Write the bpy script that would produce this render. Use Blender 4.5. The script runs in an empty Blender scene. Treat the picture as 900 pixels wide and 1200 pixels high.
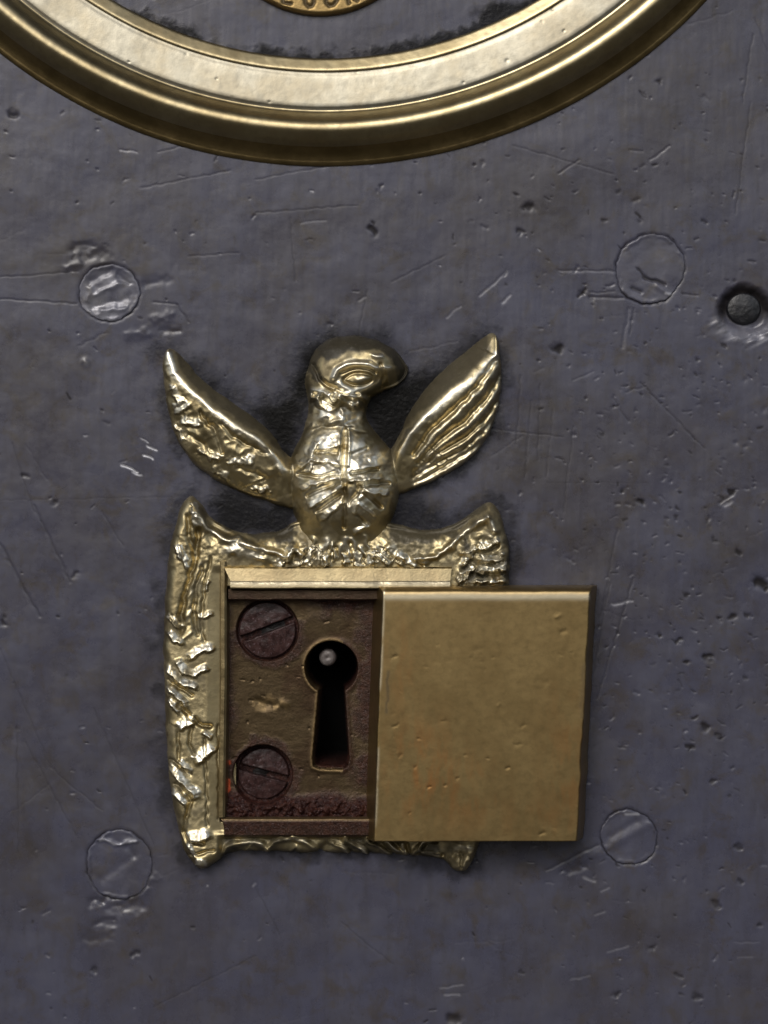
import bpy, math
import numpy as np

S = 0.00016          # metres per drawing unit (0.16 mm)
D = 2600.0           # viewing distance in drawing units
CX, CY = 450.0, 600.0
rad = math.radians
scene = bpy.context.scene
COL = scene.collection

# ------------------------------------------------------------------ numpy helpers
_tabs = {}
def vnoise(x, y, seed=0):
    if seed not in _tabs:
        _tabs[seed] = np.random.RandomState(seed + 11).rand(256, 256).astype(np.float32)
    t = _tabs[seed]
    xi = np.floor(x).astype(np.int64); yi = np.floor(y).astype(np.int64)
    fx = (x - xi); fy = (y - yi)
    fx = fx * fx * fx * (fx * (fx * 6 - 15) + 10); fy = fy * fy * fy * (fy * (fy * 6 - 15) + 10)
    x0 = xi & 255; x1 = (xi + 1) & 255; y0 = yi & 255; y1 = (yi + 1) & 255
    a = t[y0, x0] * (1 - fx) + t[y0, x1] * fx
    b = t[y1, x0] * (1 - fx) + t[y1, x1] * fx
    return (a * (1 - fy) + b * fy) * 2 - 1

def fbm(x, y, wl, octs=3, seed=0, gain=0.5):
    r = 0; a = 1.0
    c, s = math.cos(0.6), math.sin(0.6)
    for i in range(octs):
        u = (c * x - s * y) / wl; v = (s * x + c * y) / wl
        r = r + a * vnoise(u + 17.3 * i, v - 9.1 * i, seed + i)
        wl *= 0.5; a *= gain
        x, y = c * x - s * y, s * x + c * y
    return r

def sst(a, b, x):
    t = np.clip((x - a) / (b - a), 0, 1)
    return t * t * (3 - 2 * t)

def chaikin(p, n=2, closed=True):
    p = np.array(p, float)
    for _ in range(n):
        q = np.roll(p, -1, 0) if closed else p[1:]
        a = p if closed else p[:-1]
        r = np.empty((2 * len(a), 2))
        r[0::2] = 0.75 * a + 0.25 * q; r[1::2] = 0.25 * a + 0.75 * q
        if not closed:
            r = np.vstack([p[:1], r, p[-1:]])
        p = r
    return p

def dseg(X, Y, a, b):
    dx, dy = b[0] - a[0], b[1] - a[1]
    L = dx * dx + dy * dy + 1e-9
    t = np.clip(((X - a[0]) * dx + (Y - a[1]) * dy) / L, 0, 1)
    return np.hypot(X - a[0] - t * dx, Y - a[1] - t * dy), t

def dline(X, Y, pts, vals=None):
    best = np.full(X.shape, 1e9); v = np.zeros(X.shape)
    for i in range(len(pts) - 1):
        d, t = dseg(X, Y, pts[i], pts[i + 1])
        m = d < best
        best = np.where(m, d, best)
        if vals is not None:
            v = np.where(m, vals[i] * (1 - t) + vals[i + 1] * t, v)
    return (best, v) if vals is not None else best

def sdf(X, Y, poly):
    poly = np.asarray(poly, float)
    d = dline(X, Y, np.vstack([poly, poly[:1]]))
    inside = np.zeros(X.shape, bool)
    n = len(poly)
    for i in range(n):
        x0, y0 = poly[i]; x1, y1 = poly[(i + 1) % n]
        if y0 == y1: continue
        c = ((Y >= min(y0, y1)) & (Y < max(y0, y1)) & (X < x0 + (Y - y0) * (x1 - x0) / (y1 - y0)))
        inside ^= c
    return np.where(inside, d, -d)

def stamp(X, Y, H, pts, w, amp, sharp=2.0, wob=0.0, seed=0):
    """add a ridge (amp>0) or groove (amp<0) along a polyline, fading at both ends"""
    pts = np.asarray(pts, float); R = 3.2 * w + 2
    x0, y0 = pts.min(0) - R; x1, y1 = pts.max(0) + R
    xs, ys = X[0], Y[:, 0]
    i0, i1 = np.searchsorted(xs, [x0, x1]); j0, j1 = np.searchsorted(ys, [y0, y1])
    if i1 <= i0 or j1 <= j0: return
    sx, sy = X[j0:j1, i0:i1], Y[j0:j1, i0:i1]
    if wob:
        d = dline(sx + wob * vnoise(sx / 7, sy / 7, seed + 70), sy + wob * vnoise(sx / 7 + 9, sy / 7, seed + 71), pts)
    else:
        d = dline(sx, sy, pts)
    H[j0:j1, i0:i1] += amp * np.exp(-(d / w) ** sharp)

def facet(X, Y, H, pts, w, amp, wr=None, wv=0.0, seed=0, wob=1.0):
    """chisel-cut facet: rises slowly across its width, then drops sharply on the lower side"""
    pts = np.asarray(pts, float); R = 2.2 * w + 3
    x0, y0 = pts.min(0) - R; x1, y1 = pts.max(0) + R
    xs, ys = X[0], Y[:, 0]
    i0, i1 = np.searchsorted(xs, [x0, x1]); j0, j1 = np.searchsorted(ys, [y0, y1])
    if i1 <= i0 or j1 <= j0: return
    sx, sy = X[j0:j1, i0:i1], Y[j0:j1, i0:i1]
    ox, oy = sx, sy
    sx = ox + wob * 1.3 * vnoise(ox / 6, oy / 6, seed + 70) + wob * .8 * vnoise(ox / 2.6, oy / 2.6, seed + 72); sy = oy + wob * 1.3 * vnoise(ox / 6 + 9, oy / 6, seed + 71) + wob * .8 * vnoise(ox / 2.6 + 5, oy / 2.6, seed + 73)
    best = np.full(sx.shape, 1e9); sg = np.zeros(sx.shape); bey = np.zeros(sx.shape)
    n = len(pts) - 1
    for i in range(n):
        a, b = pts[i], pts[i + 1]
        d, t = dseg(sx, sy, a, b)
        dx, dy = b - a; L = math.hypot(dx, dy); nx, ny = -dy / L, dx / L
        if ny < 0: nx, ny = -nx, -ny
        sd_ = (sx - a[0]) * nx + (sy - a[1]) * ny
        al = ((sx - a[0]) * dx + (sy - a[1]) * dy) / L
        by = np.zeros(sx.shape)
        if i == 0: by = np.maximum(by, -al)
        if i == n - 1: by = np.maximum(by, al - L)
        m = d < best
        best = np.where(m, d, best); sg = np.where(m, sd_, sg); bey = np.where(m, by, bey)
    u = sg / w
    f = np.clip((u + 1) / 2, 0, 1) * (1 - sst(.8, 1.15, u)) * np.exp(-(np.clip(bey, 0, None) / (.6 * w)) ** 2)
    H[j0:j1, i0:i1] += amp * f
    if wr is not None:
        k = sst(-1.0, -.6, u) * (1 - sst(.6, .95, u)) * np.exp(-(np.clip(bey, 0, None) / (.5 * w)) ** 4)
        k = k * np.clip(.85 + .7 * fbm(ox, oy, 9, 2, seed + 75), .1, 1)
        wr[j0:j1, i0:i1] = np.maximum(wr[j0:j1, i0:i1], wv * k)
        H[j0:j1, i0:i1] += .5 * k * vnoise(ox / 3.2, oy / 3.2, seed + 74)

def dome(t):
    t = np.clip(t, 0, 1)
    return np.sqrt(np.maximum(1 - (1 - t) ** 2, 0))

# ------------------------------------------------------------------ mesh helpers
def link(name, me, mat, parent=None):
    o = bpy.data.objects.new(name, me)
    COL.objects.link(o)
    if mat: me.materials.append(mat)
    if parent: o.parent = parent
    return o

def W(x, y, h, k):
    return (x - CX) * k * S, -h * S, (CY - y) * k * S

def grid(name, x0, x1, y0, y1, step, fn, mat, k=1.0, parent=None, keep=None):
    """dense relief sheet: fn(X, Y) -> (H, {attribute: array})"""
    nx = int(round((x1 - x0) / step)) + 1; ny = int(round((y1 - y0) / step)) + 1
    X, Y = np.meshgrid(np.linspace(x0, x1, nx), np.linspace(y0, y1, ny))
    H, attrs = fn(X, Y)
    co = np.empty((ny * nx, 3), np.float32)
    wx, wy, wz = W(X, Y, H, k)
    co[:, 0] = wx.ravel(); co[:, 1] = wy.ravel(); co[:, 2] = wz.ravel()
    idx = np.arange(nx * ny).reshape(ny, nx)
    q = np.stack([idx[:-1, :-1], idx[1:, :-1], idx[1:, 1:], idx[:-1, 1:]], -1).reshape(-1, 4)
    if keep is not None:
        kv = keep(X, Y, H).ravel()
        q = q[kv[q].any(1)]
        used = np.zeros(nx * ny, bool); used[q.ravel()] = True
        remap = np.cumsum(used) - 1
        q = remap[q]; co = co[used]
        attrs = {n: a.ravel()[used] for n, a in attrs.items()}
    me = bpy.data.meshes.new(name)
    me.vertices.add(len(co)); me.vertices.foreach_set('co', co.ravel())
    me.loops.add(q.size); me.loops.foreach_set('vertex_index', q.ravel().astype(np.int32))
    me.polygons.add(len(q)); me.polygons.foreach_set('loop_start', np.arange(0, q.size, 4, dtype=np.int32))
    me.polygons.foreach_set('use_smooth', np.ones(len(q), bool))
    me.update(calc_edges=True)
    for n, a in attrs.items():
        at = me.attributes.new(n, 'FLOAT', 'POINT')
        at.data.foreach_set('value', np.ascontiguousarray(a.ravel(), dtype=np.float32))
    return link(name, me, mat, parent)

def empty(name, x, y, h=0, k=1.0, **props):
    o = bpy.data.objects.new(name, None)
    o.empty_display_size = 0.01
    COL.objects.link(o)
    for a, b in props.items(): o[a] = b
    return o

def tag(o, label, category, group=None):
    o['label'] = label; o['category'] = category
    if group: o['group'] = group

def K(h): return (D - h) / D

# ------------------------------------------------------------------ materials
class NT:
    def __init__(s, name):
        s.m = bpy.data.materials.new(name); s.m.use_nodes = True
        s.t = s.m.node_tree; s.n = s.t.nodes; s.n.clear()
        s.out = s.n.new('ShaderNodeOutputMaterial'); s.p = s.n.new('ShaderNodeBsdfPrincipled')
        s.t.links.new(s.p.outputs[0], s.out.inputs[0])
        tc = s.n.new('ShaderNodeTexCoord'); mp = s.n.new('ShaderNodeVectorMath'); mp.operation = 'SCALE'
        mp.inputs['Scale'].default_value = 1 / S
        s.t.links.new(tc.outputs['Object'], mp.inputs[0]); s.co = mp.outputs[0]
    def L(s, a, b): s.t.links.new(a, b)
    def stretch(s, v):
        m = s.n.new('ShaderNodeVectorMath'); m.operation = 'MULTIPLY'; m.inputs[1].default_value = v
        s.L(s.co, m.inputs[0]); return m.outputs[0]
    def noise(s, wl, det=4, rough=0.55, co=None, dist=0.0):
        n = s.n.new('ShaderNodeTexNoise'); n.inputs['Scale'].default_value = 1 / wl
        n.inputs['Detail'].default_value = det; n.inputs['Roughness'].default_value = rough
        n.inputs['Distortion'].default_value = dist
        s.L(co or s.co, n.inputs['Vector']); return n.outputs[0]
    def rng(s, v, a, b, c=0.0, d=1.0):
        n = s.n.new('ShaderNodeMapRange'); n.interpolation_type = 'SMOOTHSTEP'
        for i, q in enumerate((a, b, c, d)): n.inputs[i + 1].default_value = q
        s.L(v, n.inputs[0]); return n.outputs[0]
    def attr(s, name):
        n = s.n.new('ShaderNodeAttribute'); n.attribute_name = name; return n.outputs['Fac']
    def math(s, op, a, b):
        n = s.n.new('ShaderNodeMath'); n.operation = op
        for i, v in enumerate((a, b)):
            if isinstance(v, (int, float)): n.inputs[i].default_value = v
            else: s.L(v, n.inputs[i])
        return n.outputs[0]
    def mix(s, f, a, b):
        n = s.n.new('ShaderNodeMix'); n.data_type = 'RGBA'
        if isinstance(f, (int, float)): n.inputs[0].default_value = f
        else: s.L(f, n.inputs[0])
        for i, v in ((6, a), (7, b)):
            if isinstance(v, tuple): n.inputs[i].default_value = (*v, 1)
            else: s.L(v, n.inputs[i])
        return n.outputs[2]
    def mixf(s, f, a, b):
        n = s.n.new('ShaderNodeMix'); n.data_type = 'FLOAT'
        s.L(f, n.inputs[0])
        for i, v in ((2, a), (3, b)):
            if isinstance(v, (int, float)): n.inputs[i].default_value = v
            else: s.L(v, n.inputs[i])
        return n.outputs[0]
    def bump(s, h, dist, strength=1.0, normal=None):
        n = s.n.new('ShaderNodeBump'); n.inputs['Strength'].default_value = strength
        n.inputs['Distance'].default_value = dist * S
        s.L(h, n.inputs['Height'])
        if normal is not None: s.L(normal, n.inputs['Normal'])
        return n.outputs[0]
    def set(s, name, v):
        i = s.p.inputs[name]
        if isinstance(v, tuple): i.default_value = (*v, 1)
        elif isinstance(v, (int, float)): i.default_value = v
        else: s.L(v, i)

def brass(name, c1, c2, worn_glint=(0.72, 0.64, 0.46), r0=0.24, r1=0.42, grain=0.5, gwl=5.0, red=0.0, attrs=True):
    t = NT(name)
    big = t.rng(t.noise(46, 4), 0.38, 0.64)
    small = t.rng(t.noise(9, 4, 0.65), 0.4, 0.7)
    c = t.mix(big, c1, c2)
    c = t.mix(t.math('MULTIPLY', small, 0.45), c, tuple(v * 0.62 for v in c1))
    rough = t.mixf(t.noise(14, 5, 0.6), r0, r1)
    if red:
        rm = t.math('MULTIPLY', t.rng(t.noise(22, 4, 0.6, t.stretch((1.6, 1, 0.5))), 0.40, 0.66), t.math('MULTIPLY', t.attr('tint'), red))
        c = t.mix(rm, c, (0.42, 0.17, 0.05))
    metal = 1.0
    if attrs:
        w = t.attr('worn_glint'); g = t.attr('grime')
        c = t.mix(w, c, worn_glint)  # pale worn metal, also carrying painted white highlights
        rough = t.mixf(w, rough, r0 * 1.1)
        speck = t.rng(t.noise(2.6, 2), 0.56, 0.75)
        gd = t.mix(speck, (0.009, 0.0085, 0.0075), (0.040, 0.036, 0.031))
        c = t.mix(g, c, gd)
        rough = t.mixf(g, rough, 0.45)
        t.set('Specular IOR Level', t.mixf(g, 0.5, 0.2))
        metal = t.math('SUBTRACT', 1.0, t.math('MULTIPLY', g, 0.95))
    t.set('Base Color', c); t.set('Roughness', rough); t.set('Metallic', metal)
    n = t.bump(t.noise(gwl, 4, 0.6), grain)
    t.set('Normal', t.bump(t.noise(1.7, 2, 0.5), grain * 0.35, 1.0, n))
    return t.m

def door_material(name='door_paint', bare_extra=0.0):
    t = NT(name)
    big = t.rng(t.noise(150, 5, 0.6), 0.40, 0.66)
    med = t.rng(t.noise(34, 6, 0.7, None, 0.6), 0.48, 0.70)
    streak = t.rng(t.noise(16, 4, 0.6, t.stretch((1.0, 1.0, 0.22))), 0.45, 0.72)
    fine = t.math('MULTIPLY', t.rng(t.noise(4.5, 4, 0.8), 0.56, 0.68), t.rng(t.noise(70, 4, .65), .42, .62))
    c = t.mix(big, (0.055, 0.056, 0.083), (0.052, 0.050, 0.066))
    c = t.mix(t.math('MULTIPLY', med, 0.75), c, (0.050, 0.041, 0.034))
    c = t.mix(t.math('MULTIPLY', streak, 0.35), c, (0.038, 0.034, 0.034))
    c = t.mix(t.math('MULTIPLY', fine, 0.65), c, (0.024, 0.021, 0.020))
    g = t.attr('grime'); sp = t.attr('spot'); ba = t.attr('bare_sheen')
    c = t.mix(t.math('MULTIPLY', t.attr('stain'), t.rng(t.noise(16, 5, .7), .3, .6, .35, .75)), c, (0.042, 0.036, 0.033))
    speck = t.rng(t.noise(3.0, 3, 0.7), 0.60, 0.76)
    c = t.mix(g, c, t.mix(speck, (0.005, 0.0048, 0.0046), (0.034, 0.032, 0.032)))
    c = t.mix(sp, c, (0.012, 0.010, 0.010))
    c = t.mix(ba, c, (0.62, 0.62, 0.66))
    rough = t.mixf(t.rng(t.noise(60, 6, 0.7), .35, .65), 0.22, 0.42)
    rough = t.mixf(sp, rough, 0.55); rough = t.mixf(g, rough, 0.36)
    t.set('Base Color', c); t.set('Roughness', rough); t.set('Metallic', t.math('MULTIPLY', ba, 0.9))
    t.set('Specular IOR Level', t.mixf(t.math('MAXIMUM', g, sp), 0.48, 0.09))
    b = t.bump(t.noise(60, 3, 0.5), 1.5, 1.0)
    b = t.bump(t.noise(11, 4, 0.6), 0.09, 1.0, b)
    b = t.bump(t.noise(5, 4, 0.6, t.stretch((1.0, 1.0, 0.10))), 0.02, 1.0, b)
    b = t.bump(t.noise(2.6, 3, 0.7), 0.06, 1.0, b)
    gb = t.math('MULTIPLY', t.noise(3.5, 3, 0.7), t.math('ADD', t.math('MULTIPLY', g, 1.6), 0.15))
    t.set('Normal', t.bump(gb, 0.35, 1.0, b))
    return t.m

def dirty_plate_material():
    t = NT('dark_bronze_plate')
    big = t.rng(t.noise(55, 4, 0.6), 0.42, 0.62)
    hor = t.rng(t.noise(8, 3, 0.6, t.stretch((0.15, 1, 1))), 0.4, 0.7)
    c = t.mix(big, (0.082, 0.057, 0.029), (0.056, 0.034, 0.018))
    c = t.mix(t.math('MULTIPLY', hor, 0.25), c, (0.05, 0.034, 0.02))
    red = t.attr('grime'); pal = t.attr('worn_glint'); ora = t.attr('paint'); blk = t.attr('cavity_black')
    spk = t.rng(t.noise(2.0, 2, 0.6), 0.60, 0.74)
    rc = t.mix(t.rng(t.noise(7, 4, 0.7), 0.4, 0.65), (0.020, 0.007, 0.006), (0.044, 0.016, 0.011))
    rc = t.mix(t.math('MULTIPLY', spk, 0.5), rc, (0.22, 0.16, 0.16))
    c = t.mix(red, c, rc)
    c = t.mix(pal, c, (0.26, 0.18, 0.085))
    c = t.mix(ora, c, (0.62, 0.09, 0.02))
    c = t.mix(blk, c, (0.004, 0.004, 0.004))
    m = t.math('MULTIPLY', t.math('SUBTRACT', 1.0, red), 0.85)
    m = t.math('MULTIPLY', m, t.math('SUBTRACT', 1.0, ora)); m = t.math('MULTIPLY', m, t.math('SUBTRACT', 1.0, blk))
    t.set('Metallic', m); t.set('Base Color', c); t.set('Specular IOR Level', t.mixf(blk, t.mixf(red, .5, .13), 0.0))
    t.set('Roughness', t.mixf(red, t.mixf(t.noise(12, 5), 0.36, 0.52), 0.33))
    b = t.bump(t.noise(6, 4, 0.65), 0.5)
    b = t.bump(t.math('MULTIPLY', t.noise(2.6, 3, 0.7), t.math('ADD', red, 0.15)), 1.4, 1.0, b)
    t.set('Normal', b)
    return t.m

def rust_screw_material():
    t = NT('dirty_screw')
    spk = t.rng(t.noise(2.0, 2, 0.6), 0.60, 0.72)
    c = t.mix(t.rng(t.noise(9, 4, 0.7), 0.4, 0.65), (0.022, 0.010, 0.009), (0.045, 0.022, 0.020))
    c = t.mix(t.math('MULTIPLY', spk, 0.7), c, (0.15, 0.11, 0.12))
    c = t.mix(t.attr('cavity_black'), c, (0.006, 0.005, 0.005))
    t.set('Base Color', c); t.set('Roughness', 0.34); t.set('Specular IOR Level', 0.22)
    b = t.bump(t.noise(9, 4, 0.6), 0.4)
    t.set('Normal', t.bump(t.noise(2.2, 2, 0.6), 0.35, 1.0, b))
    return t.m

def steel_material(name, c1, c2, r=0.4, metal=0.4):
    t = NT(name)
    c = t.mix(t.rng(t.noise(8, 4, 0.65), 0.4, 0.65), c1, c2)
    t.set('Base Color', c); t.set('Roughness', r); t.set('Metallic', metal)
    t.set('Normal', t.bump(t.noise(5, 4, 0.6), 0.7))
    return t.m

BR_CAST = brass('cast_brass', (0.45, 0.375, 0.215), (0.35, 0.285, 0.155), worn_glint=(0.84, 0.79, 0.64), grain=0.22, gwl=5, r0=0.34, r1=0.50)
BR_COVER = brass('satin_brass', (0.312, 0.224, 0.099), (0.268, 0.189, 0.082), grain=0.06, gwl=4.5, r0=0.34, r1=0.46, red=0.6)
BR_RAIL = brass('rubbed_brass', (0.33, 0.262, 0.14), (0.25, 0.19, 0.098), grain=0.25, r0=0.26, r1=0.40, red=0.2)
BR_RING = brass('polished_brass', (0.335, 0.312, 0.245), (0.295, 0.262, 0.19), grain=0.12, gwl=9, r0=0.34, r1=0.46, attrs=False)
BR_ROLL = brass('rolled_brass', (0.37, 0.31, 0.185), (0.31, 0.25, 0.14), grain=0.08, gwl=9, r0=0.26, r1=0.36, attrs=False)
BR_SKIRT = brass('tarnish_shade_brass', (0.25, 0.185, 0.085), (0.17, 0.125, 0.055), grain=0.25, r0=0.30, r1=0.42, attrs=False)  # darker than the ring: tarnish plus the downward slope's shade in the colour
BR_DISC = brass('dull_brass', (0.30, 0.21, 0.09), (0.26, 0.18, 0.075), grain=0.3, r0=0.40, r1=0.5)
DOOR = door_material()
PLATE = dirty_plate_material()
SCREW = rust_screw_material()
STUB = steel_material('black_steel', (0.006, 0.0065, 0.008), (0.011, 0.011, 0.014), 0.36, 0.0)
PIN = steel_material('grey_steel', (0.09, 0.075, 0.07), (0.20, 0.18, 0.17), 0.5, 0.3)

# ------------------------------------------------------------------ shared outlines
KEY_CX, KEY_CY, KEY_R = 388, 783, 31
KEYSLOT = [(374, 800), (403, 800), (409, 890), (407, 899), (400, 903), (375, 902), (367, 899), (366, 890)]
def keyhole_sd(X, Y):
    c = KEY_R - np.hypot(X - KEY_CX, Y - KEY_CY)
    return np.maximum(c, sdf(X, Y, KEYSLOT))

LWING = chaikin([(193, 409), (198, 407), (207, 413), (222, 430), (243, 453), (268, 470), (298, 490), (320, 512),
                 (334, 534), (356, 545), (362, 575), (350, 598), (322, 590), (303, 583), (278, 575), (251, 561), (226, 544),
                 (206, 515), (196, 480), (192, 446), (190, 420)], 2)
RWING = chaikin([(578, 387), (584, 396), (587, 425), (588, 455), (581, 490), (567, 521), (544, 542), (519, 558), (493, 568),
                 (450, 586), (438, 575), (446, 545), (468, 512), (482, 480), (499, 455), (518, 434), (543, 414), (566, 396)], 2)
BODY = chaikin([(372, 452), (363, 456), (361, 480), (357, 502), (347, 524), (337, 548), (338, 575), (344, 600), (350, 618),
                (334, 645), (322, 674), (400, 680), (480, 674), (464, 645), (454, 620), (462, 598), (469, 575), (468, 554), (462, 534),
                (450, 518), (436, 502), (428, 488), (430, 470), (420, 455)], 2)
HEAD = chaikin([(366, 416), (376, 401), (396, 393), (420, 393), (444, 399), (463, 409), (475, 423), (479, 434), (474, 445),
                (463, 451), (448, 457), (436, 463), (429, 474), (424, 492), (368, 492), (360, 466), (357, 440)], 2)
LRIDGE = [(196, 413), (203, 438), (229, 464), (254, 485), (277, 502), (298, 513), (321, 533), (334, 552), (338, 580)]
RRIDGE = [(582, 394), (582, 416), (564, 437), (543, 454), (518, 475), (497, 491), (481, 508), (470, 530), (463, 560)]
FRAME = chaikin([(221, 580), (230, 588), (241, 605), (257, 617), (275, 625), (300, 628), (330, 624), (346, 612), (400, 606), (455, 612),
                 (490, 624), (520, 622), (546, 609), (563, 596), (575, 588), (584, 598), (592, 624), (597, 655), (595, 700), (591, 760),
                 (586, 840), (579, 900), (569, 955), (560, 992), (552, 1013), (545, 1022), (533, 1022), (525, 1012), (518, 1006), (470, 1003),
                 (400, 1000), (300, 998), (264, 999), (251, 1013), (237, 1019), (223, 1011), (212, 985), (201, 930), (195, 860), (192, 780),
                 (194, 700), (200, 640), (209, 603)], 2)
RIVETS = [(128, 343, 35, 1), (762, 315, 41, 2), (140, 1013, 40, 3), (737, 981, 33, 4)]
def rivet_r(X, Y, x, y, r, seed):
    a = np.arctan2(Y - y, X - x)
    w = 1 + 0.035 * np.sin(2 * a + seed * 1.7) + 0.014 * np.sin(5 * a + seed) + 0.011 * np.sin(9 * a + 2.3 * seed) + .008 * np.sin(17 * a + seed) + .006 * np.sin(29 * a)
    return np.hypot(X - x, Y - y) - r * w

# ------------------------------------------------------------------ safe door surface
rs = np.random.RandomState(5)
def door_fn(X, Y):
    H = 0.7 * fbm(X, Y, 90, 3, 1) + 0.07 * fbm(X, Y, 13, 2, 5)
    H += 0.10 * fbm(X * 1.0, Y * 0.14, 6, 2, 9)
    spot = np.zeros_like(X); bare_sheen = np.zeros_like(X)
    # corrosion pits and dents of many sizes, denser to the right
    for i in range(1150):
        x = rs.uniform(-60, 960); y = rs.uniform(-60, 1260)
        if rs.rand() < 0.6: x = rs.normal(790, 110); y = rs.normal(600, 300)
        L = rs.exponential(0.9) + 0.2; a = rs.normal(0.1, 0.6)
        w = 0.6 + rs.exponential(0.45); dep = -rs.uniform(0.2, 0.9)
        p = [(x - L * math.cos(a), y - L * math.sin(a)), (x + L * math.cos(a), y + L * math.sin(a))]
        stamp(X, Y, H, p, w, dep, 2, 2.2, i % 7)
        if rs.rand() < 0.6: stamp(X, Y, spot, p, w * 1.05, rs.uniform(0.25, 0.85), 3, 2.2, i % 7)
    for (x, y, r, d) in [(620, 243, 7, .85), (604, 228, 3, .7), (437, 270, 6, .9), (436, 262, 3, .7), (653, 408, 6, .9), (752, 588, 5.5, .95), (890, 682, 9, .95),
                         (899, 690, 4, .8), (857, 722, 5, .9), (877, 720, 4, .7), (830, 768, 5.5, .9), (806, 777, 3.5, .9), (774, 745, 3.5, .95), (795, 750, 4, .8),
                         (827, 852, 6.5, .8), (812, 840, 3.5, .8), (841, 862, 3.5, .7), (808, 874, 4.5, .8), (864, 645, 4, .8), (838, 1058, 6, .5), (764, 1110, 5, .5),
                         (722, 1164, 5, .6), (893, 1085, 3.5, .6), (796, 1143, 3.5, .5), (60, 1210, 8, .6), (110, 1135, 5, .5), (160, 1118, 5, .5), (858, 577, 4, .9),
                         (15, 135, 7, .6), (772, 96, 4, .7), (865, 992, 5, .6), (868, 1032, 4, .6), (837, 916, 4, .6), (532, 1192, 8, .7), (816, 1168, 5, .5), (492, 225, 3, .6),
                         (610, 270, 4, .7), (818, 420, 3, .6), (848, 404, 4, .6), (707, 258, 3, .6), (30, 556, 4, .6), (65, 590, 4, .5), (3, 730, 5, .7), (88, 673, 4, .5)]:
        p = [(x - r * .35, y), (x + r * .35, y + r * .15)]
        stamp(X, Y, H, p, r * 0.7, -min(2.2, r * 0.28), 2.5, 3.0, int(x) % 9)
        stamp(X, Y, spot, p, r * 0.72, d, 4, 3.5, int(x) % 9)
    # scratches  (x0,y0,x1,y1,width,depth,bare)
    for (a, b, c, d, w, dep, br) in [
        (40, 592, 82, 682, 1.5, -1.1, 0), (0, 637, 46, 722, 1.8, -1.6, 0), (143, 546, 161, 553, 1.5, -1.2, .9), (155, 554, 166, 557, 1.0, -.8, .7),
        (172, 523, 183, 528, 1.3, -1, .8), (169, 533, 180, 538, 1.4, -1, .9), (165, 514, 173, 518, 1.0, -.8, .5),
        (562, 347, 594, 318, 1.3, -1.0, .35), (589, 355, 598, 346, 1.6, -1.2, .45), (524, 372, 540, 358, 1.2, -.8, .3),
        (655, 317, 722, 318, 1.4, -1.2, .12), (690, 348, 734, 349, 1.6, -1.5, 0), (800, 345, 818, 346, 1.3, -1, 0), (692, 343, 720, 342, 1, -.8, 0),
        (737, 362, 729, 408, 2.2, -1.2, .05), (742, 362, 738, 392, 1.2, -.9, 0), (714, 683, 694, 800, 1.1, -.8, 0), (742, 678, 700, 818, 1.2, -1.1, 0), (724, 620, 700, 740, 1.0, -.8, 0),
        (716, 708, 741, 704, 1.8, -1.6, .35), (843, 590, 858, 580, 1.7, -1.6, .1), (849, 592, 857, 588, 2.2, -1.2, .35),
        (718, 466, 737, 494, 1.2, -1.2, 0), (750, 448, 812, 512, 1.2, -1, 0), (812, 512, 826, 526, 1.0, -.8, 0), (733, 460, 757, 452, 1, -.7, 0), (672, 446, 695, 435, 1.0, -.7, .05),
        (870, 120, 882, 40, 1.2, -.7, 0), (862, 250, 880, 120, 1.0, -.6, 0), (900, 60, 884, 20, 1.0, -.6, 0), (560, 500, 660, 512, 1.0, -.5, 0),
        (762, 188, 784, 171, 1.4, -1.2, .12), (655, 203, 678, 188, 1.2, -1, 0), (738, 176, 752, 178, 1.3, -1, .05), (600, 170, 720, 205, 1, -.5, 0),
        (140, 175, 160, 178, 1.3, -1.1, .2), (185, 178, 240, 165, 1, -.7, 0), (165, 220, 270, 200, 1.0, -.6, 0), (270, 95, 300, 105, 1, -.6, 0), (300, 210, 430, 186, 1.0, -.6, 0),
        (516, 1158, 542, 1154, 1.3, -1, .2), (520, 1166, 538, 1166, 1.5, -1, .3), (712, 1116, 736, 1108, 1.3, -.9, .2), (684, 1027, 697, 1033, 2.2, -1.3, .35), (704, 1044, 713, 1040, 1.5, -1, .15),
        (697, 1072, 709, 1067, 1.4, -1, .12), (864, 1122, 882, 1121, 1.2, -.8, .08), (860, 1104, 890, 1104, 1, -.8, .05), (668, 1148, 692, 1143, 1.5, -1, .12),
        (0, 586, 210, 582, 0.8, -.2, 0), (640, 565, 760, 566, 0.8, -.15, 0), (0, 325, 92, 318, 1.0, -.6, 0), (0, 350, 90, 356, 1.1, -.9, 0), (180, 354, 208, 357, 1.2, -1, 0), (208, 357, 220, 378, 1.1, -1, 0),
        (340, 255, 346, 330, 1.0, -.6, 0), (352, 262, 382, 258, 1.0, -.6, .1), (300, 250, 420, 240, 1.0, -.5, 0), (220, 300, 280, 296, 1, -.5, 0), (420, 352, 428, 348, 1.3, -.8, .2), (415, 420, 430, 340, 1., -.4, 0),
        (120, 600, 145, 640, 1, -.5, 0), (15, 520, 40, 600, 1, -.6, 0), (110, 830, 180, 990, 1.1, -.5, 0), (60, 900, 120, 950, 1.0, -.5, 0), (30, 870, 90, 980, 1.0, -.5, 0), (0, 760, 60, 900, 1, -.5, 0),
        (400, 1080, 460, 1130, 1, -.4, 0), (300, 1040, 330, 1100, 1, -.4, 0), (640, 1020, 700, 990, 2.2, -1.2, 0), (20, 850, 22, 1000, 1.1, -.5, 0), (180, 1180, 300, 1120, 1.0, -.5, 0),
        (460, 330, 520, 300, 1., -.5, 0), (640, 560, 648, 480, 1, -.5, 0), (660, 600, 672, 500, 1., -.5, 0), (615, 560, 622, 470, 1.2, -.6, 0), (605, 520, 610, 440, 1.2, -.6, 0), (630, 540, 633, 450, 1., -.6, 0)]:
        w *= .85
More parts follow.
